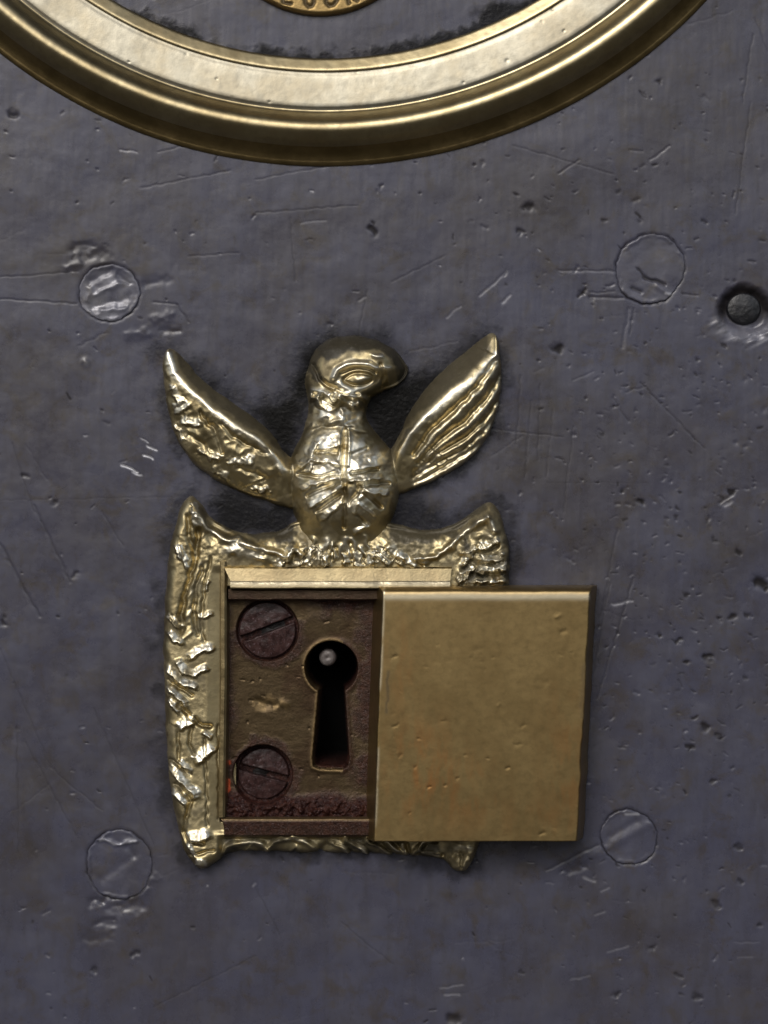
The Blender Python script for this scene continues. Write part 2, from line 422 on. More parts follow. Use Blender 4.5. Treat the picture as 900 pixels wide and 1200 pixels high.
        stamp(X, Y, H, [(a, b), (c, d)], w, dep * .5, 2, 1.0, int(a) % 6)
        if br: stamp(X, Y, bare_sheen, [(a, b), (c, d)], w * 1.05, br * (.4 if b > 600 or a > 400 else 1), 4, 1.2, int(a) % 6)
        else: stamp(X, Y, spot, [(a, b), (c, d)], w * 0.9, 0.28, 2, 1.0, int(a) % 6)
    for i in range(70):      # hairlines
        x = rs.uniform(-40, 940); y = rs.uniform(-40, 1240); L = rs.uniform(12, 70)
        a = rs.choice([1.35, 1.2, 0.05, -0.5, 2.0]) + rs.normal(0, 0.2)
        stamp(X, Y, H, [(x, y), (x + L * math.cos(a), y + L * math.sin(a))], rs.uniform(.7, 1.1), -rs.uniform(.05, .22), 2, 1.5, i % 6)
    for i in range(24):       # small raw nicks
        x = rs.uniform(0, 900); y = rs.uniform(0, 1200); a = rs.normal(-0.2, 0.4); L = rs.uniform(1, 5)
        p = [(x, y), (x + L * math.cos(a), y + L * math.sin(a))]
        stamp(X, Y, H, p, 1.1, -.6, 2, 1); stamp(X, Y, bare_sheen, p, .9, rs.uniform(.05, .35), 4, 1)
    # hammered ground round the plugs
    for (x, y, w, am) in [(96, 290, 9, -1.6), (110, 300, 12, -1.2), (190, 372, 9, 1.2), (200, 388, 8, -1.4), (160, 392, 10, 1.0), (184, 330, 10, -1.0), (85, 312, 8, 1.2),
                          (118, 1055, 10, -2.2), (145, 1062, 16, -2.2), (125, 1082, 9, -1.8), (160, 1045, 10, 1.2), (115, 1100, 12, -1), (175, 1030, 8, 1), (700, 1000, 12, 0.8), (676, 1018, 9, -1.2), (718, 958, 8, -.9)]:
        stamp(X, Y, H, [(x - w, y + w * .15), (x + w, y - w * .25)], w * 0.55, am, 2, 3, int(x) % 5)
    stamp(X, Y, H, [(100, 424), (101, 425)], 4, 1.8, 2); stamp(X, Y, bare_sheen, [(101, 427), (102, 427)], 3, .12, 2)
    # seats of the four plugs
    for (x, y, r, sd) in RIVETS:
        q = rivet_r(X, Y, x, y, r, sd)
        gap = np.clip(.55 + .9 * fbm(X, Y, 20, 2, 41 + sd), 0.3, 1)
        H -= 1.4 * gap * np.exp(-(q / 1.5) ** 2)
        H -= 4.0 * sst(-.6, -2.0, q)
        spot += 0.8 * np.exp(-((q + .2) / 1.2) ** 2) * gap
    # crater round the steel stub: upper part darkened, lit lower rim painted pale
    a = np.arctan2(Y - 364, X - 874)
    q = np.hypot((X - 874) / 1.05, Y - 364) - 30 * (1 + 0.05 * np.sin(2 * a + 1) + 0.03 * np.sin(3 * a))
    H -= 11 * sst(4, -11, q + 1.2 * fbm(X, Y, 8, 2, 60))
    low = np.clip((Y - 366) / 20, 0, 1) * np.exp(-((q - 1) / 9) ** 2)
    H += low * 2.2 * vnoise((X * .55 + Y) / 5.0, (Y - X) / 16.0, 61)
    spot = np.maximum(spot, np.clip(0.9 * sst(4, -4, q) * np.clip((372 - Y) / 18 + .45, 0, 1), 0, 1))
    bare_sheen = np.maximum(bare_sheen, 0.16 * low)
    # grime left by polishing round the casting
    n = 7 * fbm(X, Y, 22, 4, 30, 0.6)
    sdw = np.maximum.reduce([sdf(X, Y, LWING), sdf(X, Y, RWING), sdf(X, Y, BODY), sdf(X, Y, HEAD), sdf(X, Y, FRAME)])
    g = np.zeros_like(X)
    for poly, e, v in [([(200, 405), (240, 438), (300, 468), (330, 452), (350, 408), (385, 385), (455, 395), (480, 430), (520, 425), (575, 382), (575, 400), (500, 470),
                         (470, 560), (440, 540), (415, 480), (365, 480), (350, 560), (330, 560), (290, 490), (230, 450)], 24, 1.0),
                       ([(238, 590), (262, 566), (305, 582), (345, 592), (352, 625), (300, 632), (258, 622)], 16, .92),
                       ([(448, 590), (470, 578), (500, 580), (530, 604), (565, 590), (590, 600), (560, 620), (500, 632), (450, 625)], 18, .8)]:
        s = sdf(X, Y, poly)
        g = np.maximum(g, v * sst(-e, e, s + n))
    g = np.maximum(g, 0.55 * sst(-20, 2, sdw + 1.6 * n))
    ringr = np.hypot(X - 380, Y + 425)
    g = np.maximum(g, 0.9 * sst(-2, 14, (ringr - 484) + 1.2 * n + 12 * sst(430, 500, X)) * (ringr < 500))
    H += g * 0.16 * fbm(X, Y, 4, 2, 33)
    H -= 25 * sst(44, 41, np.hypot(X - 307, Y - 909)) + 25 * sst(44, 41, np.hypot(X - 313, Y - 739))
    st = np.zeros_like(X)
    for (cx, cy, rx, ry, v) in [(625, 500, 50, 90, .9), (95, 300, 70, 35, .8), (70, 960, 110, 120, .7), (690, 640, 40, 60, .6), (300, 250, 160, 50, .35), (640, 250, 60, 40, .6), (860, 660, 50, 90, .5),
                                (420, 350, 90, 40, .6), (790, 120, 80, 60, .5), (150, 690, 60, 120, .5), (700, 1080, 120, 60, .5), (560, 1060, 100, 30, .4), (30, 420, 60, 40, .4)]:
        st = np.maximum(st, v * np.exp(-((X - cx) / rx) ** 2 - ((Y - cy) / ry) ** 2))
    st = np.clip(st * (1 + .8 * fbm(X, Y, 60, 4, 300, .6)) + .18 * fbm(X, Y, 130, 3, 310), 0, 1)
    # deep lock pocket behind the keyhole
    ks = keyhole_sd(X, Y)
    H = np.where(ks > -6, H - 150 * sst(-6, -4, ks), H)
    return H, {'grime': np.clip(g, 0, 1), 'spot': np.clip(spot, 0, 1), 'bare_sheen': np.clip(bare_sheen, 0, 1), 'stain': st}

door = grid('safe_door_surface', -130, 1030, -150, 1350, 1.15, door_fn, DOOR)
door['kind'] = 'structure'

# ------------------------------------------------------------------ plugs (rivets) flush in the door
def rivet_fn(x, y, r, sd):
    def f(X, Y):
        q = rivet_r(X, Y, x, y, r, sd)
        H = 0.8 + 0.5 * fbm(X, Y, 26, 2, 80 + sd) + 0.08 * fbm(X, Y, 7, 2, 90 + sd)
        sp = np.zeros_like(X); ba = np.zeros_like(X)
        if sd == 1:
            for (a, b, c, d, w, am) in [(105, 330, 128, 318, 4, -1.8), (112, 345, 140, 332, 4, 1.8), (110, 358, 150, 350, 5, -1.6), (118, 366, 148, 362, 3, 1.6), (138, 322, 152, 332, 3, -1.2), (102, 352, 106, 338, 4, 1.5)]:
                stamp(X, Y, H, [(a, b), (c, d)], w, am, 2, 2)
            ba += 0.10 * np.clip(fbm(X, Y, 16, 3, 55) + .3, 0, 1)
        if sd == 2:
            stamp(X, Y, H, [(747, 315), (755, 325), (768, 330), (780, 334)], 1.7, -2.2, 2, 1.5)
            stamp(X, Y, sp, [(747, 315), (755, 325), (768, 330), (780, 334)], 1.4, .8, 2, 1.5)
            stamp(X, Y, H, [(741, 338), (751, 342)], 2.4, -1.8); stamp(X, Y, sp, [(741, 338), (751, 342)], 1.8, .6)
            stamp(X, Y, ba, [(780, 344), (790, 345)], 1.6, .35); stamp(X, Y, H, [(770, 336), (785, 346)], 3, 1.0)
        if sd == 3:
            stamp(X, Y, H, [(150, 993), (157, 1003)], 4, -1.6); stamp(X, Y, H, [(112, 985), (124, 983), (140, 990), (160, 984)], 2.2, 1.6, 2, 2)
            stamp(X, Y, ba, [(118, 985), (124, 983), (134, 989), (148, 988), (160, 984)], 1.2, .35, 2, 1)
            stamp(X, Y, H, [(120, 1030), (160, 1000)], 5, -.7)
        if sd == 4:
            stamp(X, Y, H, [(715, 992), (760, 966)], 5, .9); stamp(X, Y, H, [(715, 980), (745, 962)], 4, -.8)
            stamp(X, Y, ba, [(733, 954), (748, 954)], 1.5, .35)
        H = H + 0.9 * np.exp(-((q + 3.0) / 2.2) ** 2) * np.clip(.4 + fbm(X, Y, 14, 2, 14 + sd), 0, 1)
        H = H - .2 - 4 * sst(-1.2, 0.6, q)
        sp += .5 * sst(-1.2, .4, q)
        ba += (.06 if sd == 1 else .022 if sd == 2 else .006) * np.clip(1 + fbm(X, Y, 18, 2, 66), 0, 2)  # overall sheen of the plug face put into the colour
        return H, {'grime': np.zeros_like(X), 'spot': np.clip(sp, 0, 1), 'bare_sheen': np.clip(ba, 0, 1)}
    return f
labels = ['crinkled steel plug with wavy shiny face, above the left wing of the eagle',
          'flat round steel plug with a crack across its face, beside the steel stub',
          'faint chipped plug in the door below the left foot of the brass frame',
          'small neat round plug in the door just right of the cover bottom corner']
for (x, y, r, sd), lb in zip(RIVETS, labels):
    o = grid('rivet', x - r - 6, x + r + 6, y - r - 6, y + r + 6, 0.8, rivet_fn(x, y, r, sd), DOOR,
             keep=lambda X, Y, H, a=(x, y, r, sd): rivet_r(X, Y, *a) < 0.4)
    tag(o, lb, 'rivet', 'round steel plugs riveted flush into the safe door')

def stub_fn(X, Y):
    q = np.hypot((X - 873) / 1.08, Y - 361)
    H = -10.5 + 4.5 * np.sqrt(np.clip(1 - (q / 22) ** 2, 0, 1)) - 8 * sst(17, 22, q) + .3 * fbm(X, Y, 9, 2, 4)
    return H, {}
o = grid('steel_stub', 845, 900, 335, 388, 0.7, stub_fn, STUB, keep=lambda X, Y, H: np.hypot((X - 873) / 1.08, Y - 361) < 22)
tag(o, 'dark rounded steel stub sunk in a ragged crater at the right edge', 'bolt')

# ------------------------------------------------------------------ dial ring (turned brass moulding)
def lathe(name, cx, cy, prof, mat, seg=720, k=1.0, parent=None):
    pr = np.array(prof, float)
    a = np.linspace(0, 2 * np.pi, seg, endpoint=False)
    X = cx + pr[:, 0][None, :] * np.cos(a)[:, None]; Y = cy + pr[:, 0][None, :] * np.sin(a)[:, None]
    H = np.repeat(pr[:, 1][None, :], seg, 0)
    if seg > 1000:
        H = H + (.28 * fbm(X, Y, 60, 2, 500) + .06 * fbm(X, Y, 9, 2, 505)) * sst(489, 491, pr[:, 0])[None, :]
        for i in range(14):
            r = np.random.RandomState(900 + i); a0 = r.uniform(.9, 2.2); q = r.uniform(505, 560)
            H = H - r.uniform(.2, .6) * np.exp(-((X - cx - q * math.cos(a0)) ** 2 + (Y - cy - q * math.sin(a0)) ** 2) / r.uniform(1.5, 5))
    x, y, z = W(X, Y, H, k)
    co = np.stack([x, y, z], -1).reshape(-1, 3)
    m = len(pr); idx = np.arange(seg * m).reshape(seg, m); nx = np.roll(idx, -1, 0)
    q = np.stack([idx[:, :-1], idx[:, 1:], nx[:, 1:], nx[:, :-1]], -1).reshape(-1, 4)
    me = bpy.data.meshes.new(name); me.from_pydata(co.tolist(), [], q.tolist())
    me.polygons.foreach_set('use_smooth', np.ones(len(q), bool))
    me.update()
    return link(name, me, mat, parent)

def smooth_profile(pts, n=3):
    return chaikin(pts, n, closed=False)
KR = K(20)
ring = empty('dial_ring', 380, -425, label='large turned brass ring moulding with a pale flat band, at the top of the door', category='ring')
outer = smooth_profile([(552.6, 12.7), (555, 13.4), (558, 16), (564, 23), (570, 28), (577, 30), (583, 28.5), (588, 24.5), (592, 20), (596, 15)])
skirt = smooth_profile([(596, 15), (597, 13.8), (601, 9.5), (605, 6), (611, 3.9), (612.5, 3.75), (615, 2.9), (617, 1.5), (617.5, -3)])
band = smooth_profile([(508, 9.0), (510, 9.2), (512.5, 10.0), (515, 10.6), (530, 12.3)] + [(531 + i * 2.0, 12.4 + i * .22) for i in range(8)] + [(547, 14.0), (549, 13.9), (551, 13.2), (553, 12.8)], 2)
inner = smooth_profile([(489, -3), (489.5, 2), (491, 4.5), (496, 6.5), (502, 8.9), (504, 9.6), (505.5, 9.8), (507, 9.4), (508.5, 8.9)])
lathe('outer_moulding', 380, -425, outer, BR_ROLL, seg=2800, k=KR, parent=ring)
lathe('flat_band', 380, -425, band, BR_RING, seg=2800, k=KR, parent=ring)
lathe('inner_bead', 380, -425, inner, BR_ROLL, seg=2800, k=KR, parent=ring)
lathe('tarnish_shade_skirt', 380, -425, skirt, BR_SKIRT, seg=2800, k=KR, parent=ring)

# ------------------------------------------------------------------ medallion with engraved letters
def disc_fn(X, Y):
    r = np.hypot(X - 375, Y + 108)
    H = 9 * dome((126 - r) / 5) + .3 * fbm(X, Y, 20, 2, 3) - 8 * (r > 126)
    g = np.zeros_like(X)
    strokes = [[(331, -9), (332, 3), (341, 4.5)], [(331, -9), (340, -8)], [(331.5, -3), (338, -2)],
               [(357, -8), (358, 4), (362, 8), (366, 7), (368, 3), (367, -8)],
               [(383, -6), (382, 3), (386, 7), (391, 6), (395, 1), (394, -6), (389, -10), (383, -6)],
               [(406, -10), (409, 4)], [(406, -10), (415, -10), (416, -5), (408, -3)], [(410, -4), (419, 1)]]
    for s in strokes:
        stamp(X, Y, H, s, 1.9, -2.4); stamp(X, Y, g, s, 1.7, .75)
    return H, {'grime': np.clip(g, 0, 1), 'worn_glint': np.zeros_like(X)}
o = grid('medallion', 245, 505, -238, 22, 0.9, disc_fn, BR_DISC, k=K(8), keep=lambda X, Y, H: np.hypot(X - 375, Y + 108) < 127.5)
tag(o, 'round dull brass medallion with engraved letters, inside the large ring', 'medallion')

# ------------------------------------------------------------------ escutcheon
esc = empty('keyhole_escutcheon', 400, 800, label='cast brass eagle keyhole escutcheon with its plain cover slid aside', category='lock plate')
KF = K(18)

def hammer(X, Y, s=0):
    a = fbm(X, Y, 15, 2, 100 + s); b = fbm(X, Y, 7, 2, 110 + s)
    return 1.0 * a + 0.9 * (0.5 - np.abs(b)) + 0.12 * fbm(X, Y, 3.5, 1, 120 + s)

def frame_fn(X, Y):
    sd = sdf(X, Y, FRAME) + 2.2 + 1.0 * fbm(X, Y, 16, 2, 21)
    H = np.where(sd > 0, 22 * dome(sd / 13), -6)
    inn = sst(0, 7, sd)
    strip = sst(239, 243, X) * sst(662, 672, Y) * sst(978, 972, Y) * (X < 300)          # plain inner strip
    rough = inn * (1 - strip)
    H += rough * hammer(X, Y) * 0.32
    g = np.zeros_like(X); w = np.zeros_like(X)
    # top border: low cavetto rising to a wavy ridge, deep hollow behind it
    ridge = [(232, 600), (243, 620), (258, 629), (268, 633), (279, 630), (290, 638), (303, 643), (322, 647), (336, 652), (344, 642), (352, 650)]
    H += rough * (-9) * sst(640, 618, Y) * sst(236, 250, X) * sst(560, 548, X)
    stamp(X, Y, H, ridge, 4.0, 6, 2, 1.5); stamp(X, Y, w, ridge, 2.2, .9, 2, 1.5)
    stamp(X, Y, H, [(272, 645), (290, 643), (310, 655)], 8, 5, 2, 3, 2); stamp(X, Y, w, [(268, 643), (285, 641), (306, 652)], 5, .9, 2, 4, 2)
    x = 316
    for i in range(17):
        r = np.random.RandomState(300 + i)
        x += r.uniform(6, 15); yb = 662 - abs(r.normal(0, 4)); ln = r.uniform(6, 20)
        lean = (400 - x) * -0.14 + r.uniform(-6, 6)
        p = [(x, yb), (x - lean, yb - ln)]; ww = r.uniform(2.6, 6.0)
        facet(X, Y, H, p, ww * 1.2, r.uniform(2.5, 6.0), w, r.uniform(.3, 1.0), i % 6, 2.0)
        if r.rand() < .7: stamp(X, Y, H, [(p[0][0] + ww + 1.6, yb), (p[1][0] + ww + 1.6, p[1][1])], 1.5, -4, 2, 2, i % 6)
    H += rough * sst(668, 650, Y) * .6 * fbm(X, Y, 5, 2, 33) * sst(610, 630, Y)
    rr = [(486, 655), (510, 652), (528, 640), (544, 624), (560, 612), (572, 604)]
    stamp(X, Y, H, rr, 3.5, 7, 2, 1.5); stamp(X, Y, w, rr, 1.8, .75, 2, 1.5)
    stamp(X, Y, H, [(574, 606), (578, 622)], 5, 7, 2, 1.5); stamp(X, Y, w, [(574, 610), (576, 626)], 3.4, .8, 2, 2)
    # right shoulder: coarse broken lumps
    m = sst(532, 542, X) * sst(618, 630, Y) * inn
    H += m * (3.2 * fbm(X, Y * 1.3, 15, 2, 140) + .8 * fbm(X, Y, 6, 2, 141))
    for i, p in enumerate([[(562, 640), (584, 634)], [(566, 655), (588, 652)], [(560, 668), (590, 664)], [(556, 680), (588, 678)], [(540, 660), (556, 640)], [(538, 680), (552, 664)]]):
        facet(X, Y, H, p, 4.6, 7, w, .7, i, 2.2); stamp(X, Y, H, [(p[0][0], p[0][1] + 7), (p[1][0], p[1][1] + 7)], 2.0, -5, 2, 2.5, i)
    # left border: leaf with a sunk vein and worn slanting bars
    for p, ww, d in [([(233, 622), (231, 640), (229, 656), (222, 680), (217, 697), (213, 716), (213, 740)], 3.0, -7),
                     ([(219, 605), (222, 630), (227, 652)], 2.6, -4), ([(238, 664), (230, 690), (228, 720), (231, 745)], 2.2, -4), ([(246, 655), (238, 700), (236, 735), (240, 750)], 2, -3),
                     ([(198, 722), (214, 738)], 2, -3), ([(198, 798), (226, 815)], 2, -3.5), ([(210, 828), (236, 850), (247, 851)], 2.4, -6), ([(225, 852), (222, 872), (228, 884)], 2, -3),
                     ([(208, 852), (210, 890)], 2, -3), ([(200, 890), (222, 905)], 2, -5), ([(206, 918), (224, 938), (220, 950), (215, 972)], 2.4, -5), ([(216, 975), (222, 988), (238, 988)], 2.2, -5), ([(240, 865), (243, 968)], 1.4, -2.2),
                     ([(220, 1002), (235, 1000), (250, 996)], 2, -4), ([(256, 850), (257, 960)], 1.2, -1.5)]:
        stamp(X, Y, H, p, ww, d, 2, 1.5, int(p[0][1]) % 6)
    for i in range(15):
        r = np.random.RandomState(500 + i)
        y = 632 + i * 8.0; x = 231 - (y - 632) * .13 + r.uniform(-2, 9)
        stamp(X, Y, H, [(x - 3, y + 3), (x + 5, y - 4)], 2.0, r.uniform(-1.0, 1.2), 2, 1)
        if r.rand() < .5: stamp(X, Y, w, [(x, y), (x + 3, y - 4)], 1.4, r.uniform(.2, .6), 2, 1.5)
    for p, ww, d in [([(199, 722), (206, 727), (212, 734)], 3, 6), ([(200, 741), (206, 748), (213, 751)], 3.4, 6), ([(223, 768), (234, 760), (246, 757)], 4, 6), ([(236, 722), (247, 718)], 2.5, 4),
                     ([(211, 775), (216, 785), (228, 788), (240, 781)], 3.6, 6), ([(198, 784), (208, 792), (218, 799), (229, 803)], 3.8, 7), ([(198, 804), (207, 812), (218, 824)], 3, 7),
                     ([(200, 822), (210, 832)], 3, 5), ([(211, 850), (218, 846), (226, 843)], 4.5, 6), ([(231, 888), (240, 880), (246, 876)], 5.5, 6), ([(240, 858), (247, 862)], 2.4, 5),
                     ([(212, 892), (222, 902)], 2.8, 5), ([(201, 897), (210, 908), (220, 918), (232, 929)], 4, 7), ([(203, 928), (213, 932), (219, 940)], 3.6, 6), ([(223, 980), (232, 979), (240, 976)], 5.5, 7),
                     ([(207, 640), (213, 652)], 3, 4), ([(212, 640), (220, 664)], 2.4, 3), ([(228, 600), (232, 614)], 4, 5), ([(228, 590), (230, 606)], 3, 4), ([(244, 680), (240, 690)], 2, 4), ([(231, 1010), (240, 1012)], 4, 4), ([(222, 990), (228, 1000)], 2.4, 4)]:
        facet(X, Y, H, p, ww * 1.35, d * 1.05, w, 1.0, int(p[0][1]) % 6, 1.1)
    # plain strip dips to the moulding
    H -= strip * np.clip((X - 243) / 16, 0, 1) * 3.0
    # bottom edge: scallops
    lo = sst(978, 984, Y) * sst(254, 262, X) * sst(548, 530, X)
    H -= lo * 8
    for i, (cx, rx, ry) in enumerate([(289, 27, 17), (341, 30, 20)]):
        arc = [(cx + rx * math.cos(t), 1003 - ry * math.sin(t)) for t in np.linspace(0.35, 2.9, 10)]
        stamp(X, Y, H, arc, 3.4, 7, 2, 1.5, i); stamp(X, Y, w, arc[2:6], 1.6, .4, 2, 2, i)
        stamp(X, Y, H, [(cx - 4, 1003), (cx + 5, 992), (cx + 12, 1003)], 2.6, 4, 2, 2, i)
    for i, p in enumerate([[(388, 988), (400, 992), (406, 1000)], [(404, 984), (420, 992), (432, 1002)], [(430, 984), (446, 994), (456, 1003)], [(452, 985), (466, 996)], [(470, 988), (474, 1002)], [(484, 1002), (494, 988), (506, 986)], [(494, 1000), (514, 1002)]]):
        stamp(X, Y, H, p, 3.2, 7, 2.4, 1.8, i); stamp(X, Y, w, [p[-1], p[-2]], 2.2, .6 if i % 2 else .25, 2, 3, i)
        stamp(X, Y, H, [(a + 6, b + 1) for a, b in p], 1.8, -6, 2, 1.5, i)
    stamp(X, Y, H, [(374, 1000), (384, 990)], 5, -9, 2, 2)
    # feet
    f = (sst(522, 528, X) * sst(985, 995, Y)) * inn
    H += f * (3.5 * fbm(X, Y, 9, 2, 150))
    stamp(X, Y, H, [(541, 1000), (540, 1018)], 1.8, -6, 2, 1); stamp(X, Y, w, [(532, 994), (550, 992)], 3, .5, 2, 3)
    for _ in range(3):
        P = np.pad(H, 1, mode='edge')
        H = np.where(sd > 3, (P[:-2, 1:-1] + P[2:, 1:-1] + P[1:-1, :-2] + P[1:-1, 2:] + 4 * H) / 8, H)
    # sunk bed for the lock
    bed = sdf(X, Y, [(263, 688), (560, 688), (556, 962), (259, 962)])
    H = np.where(bed > -2, H * (1 - sst(-1.5, 1.5, bed)) + 1.0 * sst(-1.5, 1.5, bed), H)
    # old black lacquer left in the hollow of the top border
    n = 5 * fbm(X, Y, 12, 3, 31, .6)
    for poly, v in [([(246, 600), (268, 622), (300, 634), (346, 638), (350, 610), (300, 618)], .9), ([(450, 612), (456, 632), (500, 640), (534, 628), (574, 597), (566, 586), (520, 612)], .85), ([(534, 660), (560, 650), (552, 690), (532, 690)], .7)]:
        g = np.maximum(g, v * sst(-4, 5, sdf(X, Y, poly) + n))
    g = np.maximum(g, .6 * sst(.1, .8, fbm(X, Y, 20, 3, 77)) * (1 - .7 * strip))
    g = np.maximum(g, np.clip(.40 + .6 * fbm(X, Y, 14, 2, 90), 0, .85) * lo)
    g = np.maximum(g, np.clip(.50 + .7 * fbm(X, Y, 11, 2, 91), 0, .9) * sst(534, 546, X) * sst(612, 634, Y) * sst(700, 690, Y))
    g = np.clip(g - w, 0, 1)
    return H, {'grime': g, 'worn_glint': np.clip(w, 0, 1)}
grid('backplate', 180, 610, 568, 1030, 0.75, frame_fn, BR_CAST, k=KF, parent=esc, keep=lambda X, Y, H: (H > -5.5) & ~((X > 275) & (X < 545) & (Y > 700) & (Y < 950)))

def wing(X, Y, outline, ridge, hr, edge):
    so = sdf(X, Y, outline) + 1.3
    dr, hv = dline(X, Y, ridge, hr)
    t = np.clip(so, 0, None) / (np.clip(so, 0, None) + dr + 1e-6)
    return so, dr, t, hv

def eagle_fn(X, Y):
    X0, Y0 = X, Y
    ws = 0.8 * fbm(X, Y, 14, 2, 210)
    Xw, Yw = X + ws, Y + 0.8 * fbm(X, Y, 14, 2, 212)
    g = np.zeros_like(X); w = np.zeros_like(X)
    n = 3.5 * fbm(X, Y, 12, 3, 231, .6)
    # left wing
    so, dr, t, hv = wing(Xw, Yw, LWING, LRIDGE, [16, 22, 28, 33, 36, 36, 34, 30, 20], 9)
    # which side of the ridge: build the upper part polygon
    up = sdf(Xw, Yw, LRIDGE + [(345, 520), (320, 480), (240, 420), (200, 400)])
    ed = 11 * dome(so / 5)
    tr = np.sin(t * np.pi / 2)
    HL = np.where(up > 0, hv * tr, np.maximum(ed, ed * (1 - tr) + hv * tr))
    det = sst(0, 4, so) * sst(2, -4, up)
    HL = HL + det * (2.0 * fbm(X, Y, 19, 2, 240) + 1.0 * (0.5 - np.abs(fbm(X, Y, 9, 2, 241))))
    for i, (p, ww, d) in enumerate([([(203, 455), (212, 470)], 4, 3), ([(206, 478), (220, 474)], 4, 3), ([(215, 492), (232, 494)], 5, 4), ([(236, 484), (252, 505), (262, 530)], 2.6, -4), ([(222, 510), (240, 520)], 3, -3), ([(236, 528), (258, 536)], 4, 4),
                                      ([(252, 550), (266, 556)], 4, 3), ([(262, 500), (285, 520), (312, 530)], 2.5, -3), ([(270, 540), (296, 538)], 4, 3), ([(296, 572), (312, 574)], 3, 4), ([(280, 548), (310, 560)], 3, -3), ([(205, 500), (216, 516)], 2.6, 3)]):
        if d > 0: facet(X, Y, HL, p, ww * 1.3, d * 1.2, w, .65, i, 2.0)
        else: stamp(X, Y, HL, p, ww, d, 2, 2, i)
    stamp(X, Y, w, LRIDGE[:-1], 3.0, .9, 2, 2.2, 3); stamp(X, Y, w, [(196, 416), (203, 440)], 4, .8, 2, 2)
    HL = np.where(so > 0, HL, -6)
    g = np.maximum(g, np.where(so > -1, .84 * sst(0, 9, up + .5 * n - 1.5), 0))
    # right wing
    so, dr, t, hv = wing(Xw, Yw, RWING, RRIDGE, [16, 24, 31, 36, 38, 37, 34, 28, 20], 9)
    up = sdf(Xw, Yw, RRIDGE + [(440, 560), (450, 500), (480, 440), (560, 380), (575, 378)])
    ed = 10 * dome(so / 5)
    tr = np.sin(t * np.pi / 2)
    HR = np.where(up > 0, hv * tr, np.maximum(ed, ed * (1 - tr) + hv * tr))
    det = sst(0, 4, so) * sst(2, -4, up)
    HR = HR + det * (.7 * fbm(X, Y, 14, 2, 250) + .35 * fbm(X, Y, 5, 1, 251))
    for i, p in enumerate([[(579, 424), (560, 452), (535, 478), (505, 505), (486, 532)], [(586, 440), (570, 468), (545, 494), (515, 516), (490, 542)],
                           [(587, 462), (572, 488), (546, 512), (515, 530), (488, 552)], [(582, 486), (566, 506), (540, 528), (512, 542), (484, 560)], [(568, 516), (542, 534), (512, 552), (486, 566)]]):
        stamp(X, Y, HR, p, 3.2, -4.6, 2, .9, i)
        q = [(a + 3.5, b + 5.5) for a, b in p]
        stamp(X, Y, HR, q, 5.0, 2.6, 2, .9, i); stamp(X, Y, w, q, 3.4, .35, 2, 3.5, i)
    stamp(X, Y, w, RRIDGE[1:-1], 3.6, .95, 2, 2.2, 3)
    HR = np.where(so > 0, HR, -6)
    g = np.maximum(g, np.where(so > -1, .84 * sst(0, 9, up + .5 * n - 2), 0))
    # body
    so = sdf(Xw, Yw, BODY) + 1.0
    HB = 40 * dome(so / 42)
    HB = HB - 17 * sst(596, 640, Y) - 4 * sst(520, 495, Y)
    HB += 11 * np.exp(-(((X - 404) / 44) ** 2 + ((Y - 562) / 42) ** 2))
    det = sst(0, 6, so)
    br = det * sst(500, 512, Y) * sst(640, 610, Y)
    HB += br * (1.2 * fbm(X, Y, 16, 2, 260) + .7 * (0.5 - np.abs(fbm(X, Y, 8, 2, 261))))
    HB += det * sst(512, 495, Y) * (3.6 * (0.5 - np.abs(fbm(X, Y, 13, 2, 264))) + 1.0 * fbm(X, Y, 6, 1, 265))
    stamp(X, Y, HB, [(405, 504), (404, 540), (405, 575), (404, 618)], 2.2, -6, 2, 1); stamp(X, Y, HB, [(410, 506), (409, 545)], 1.6, 2.5, 2, 1)
    stamp(X, Y, HB, [(399, 508), (398, 545), (399, 570)], 2, 2.0, 2, 1)
    stamp(X, Y, HB, [(368, 505), (395, 499), (426, 506)], 2.6, -2, 2, 2.5)
    w = np.maximum(w, np.exp(-((X - 392) / 27) ** 4 - ((Y - 480) / 25) ** 4) * np.clip(.65 + 1.0 * fbm(X, Y, 11, 2, 288), 0, 1))
    for i, (p, ww, d) in enumerate([([(378, 520), (394, 514)], 8, 3.5), ([(372, 531), (396, 531)], 2, -5), ([(352, 545), (364, 536), (396, 540)], 4, 4.5), ([(350, 556), (372, 560), (398, 556)], 2, -4),
                                      ([(354, 572), (366, 566), (398, 558)], 3, 5), ([(362, 580), (398, 566)], 2, -4.5), ([(364, 592), (384, 580), (400, 568)], 3, 5), ([(372, 600), (400, 580)], 2, -4), ([(378, 606), (400, 588)], 3, 3.5),
                                      ([(414, 534), (430, 526)], 3, -3), ([(418, 545), (440, 540)], 6, 4), ([(412, 556), (442, 550)], 1.8, -4), ([(412, 562), (446, 558)], 3, 5), ([(420, 570), (456, 567)], 2, -5), ([(424, 574), (452, 577)], 3.4, 5),
                                      ([(422, 572), (446, 594)], 2.2, -6), ([(410, 590), (422, 576)], 2, -4), ([(414, 600), (420, 588), (438, 604)], 2, 3), ([(418, 604), (432, 616)], 2, -3.5), ([(416, 622), (432, 614)], 2.4, 4), ([(426, 594), (438, 606)], 2, -3), ([(366, 540), (360, 552)], 3, 3), ([(370, 520), (362, 534)], 3, 3)]):
        if d > 0: facet(X, Y, HB, p, ww * 1.35, d * 1.3, w, .95, i % 7, 1.0)
        else: stamp(X, Y, HB, p, ww, d, 2.3, 1.2, i % 7)
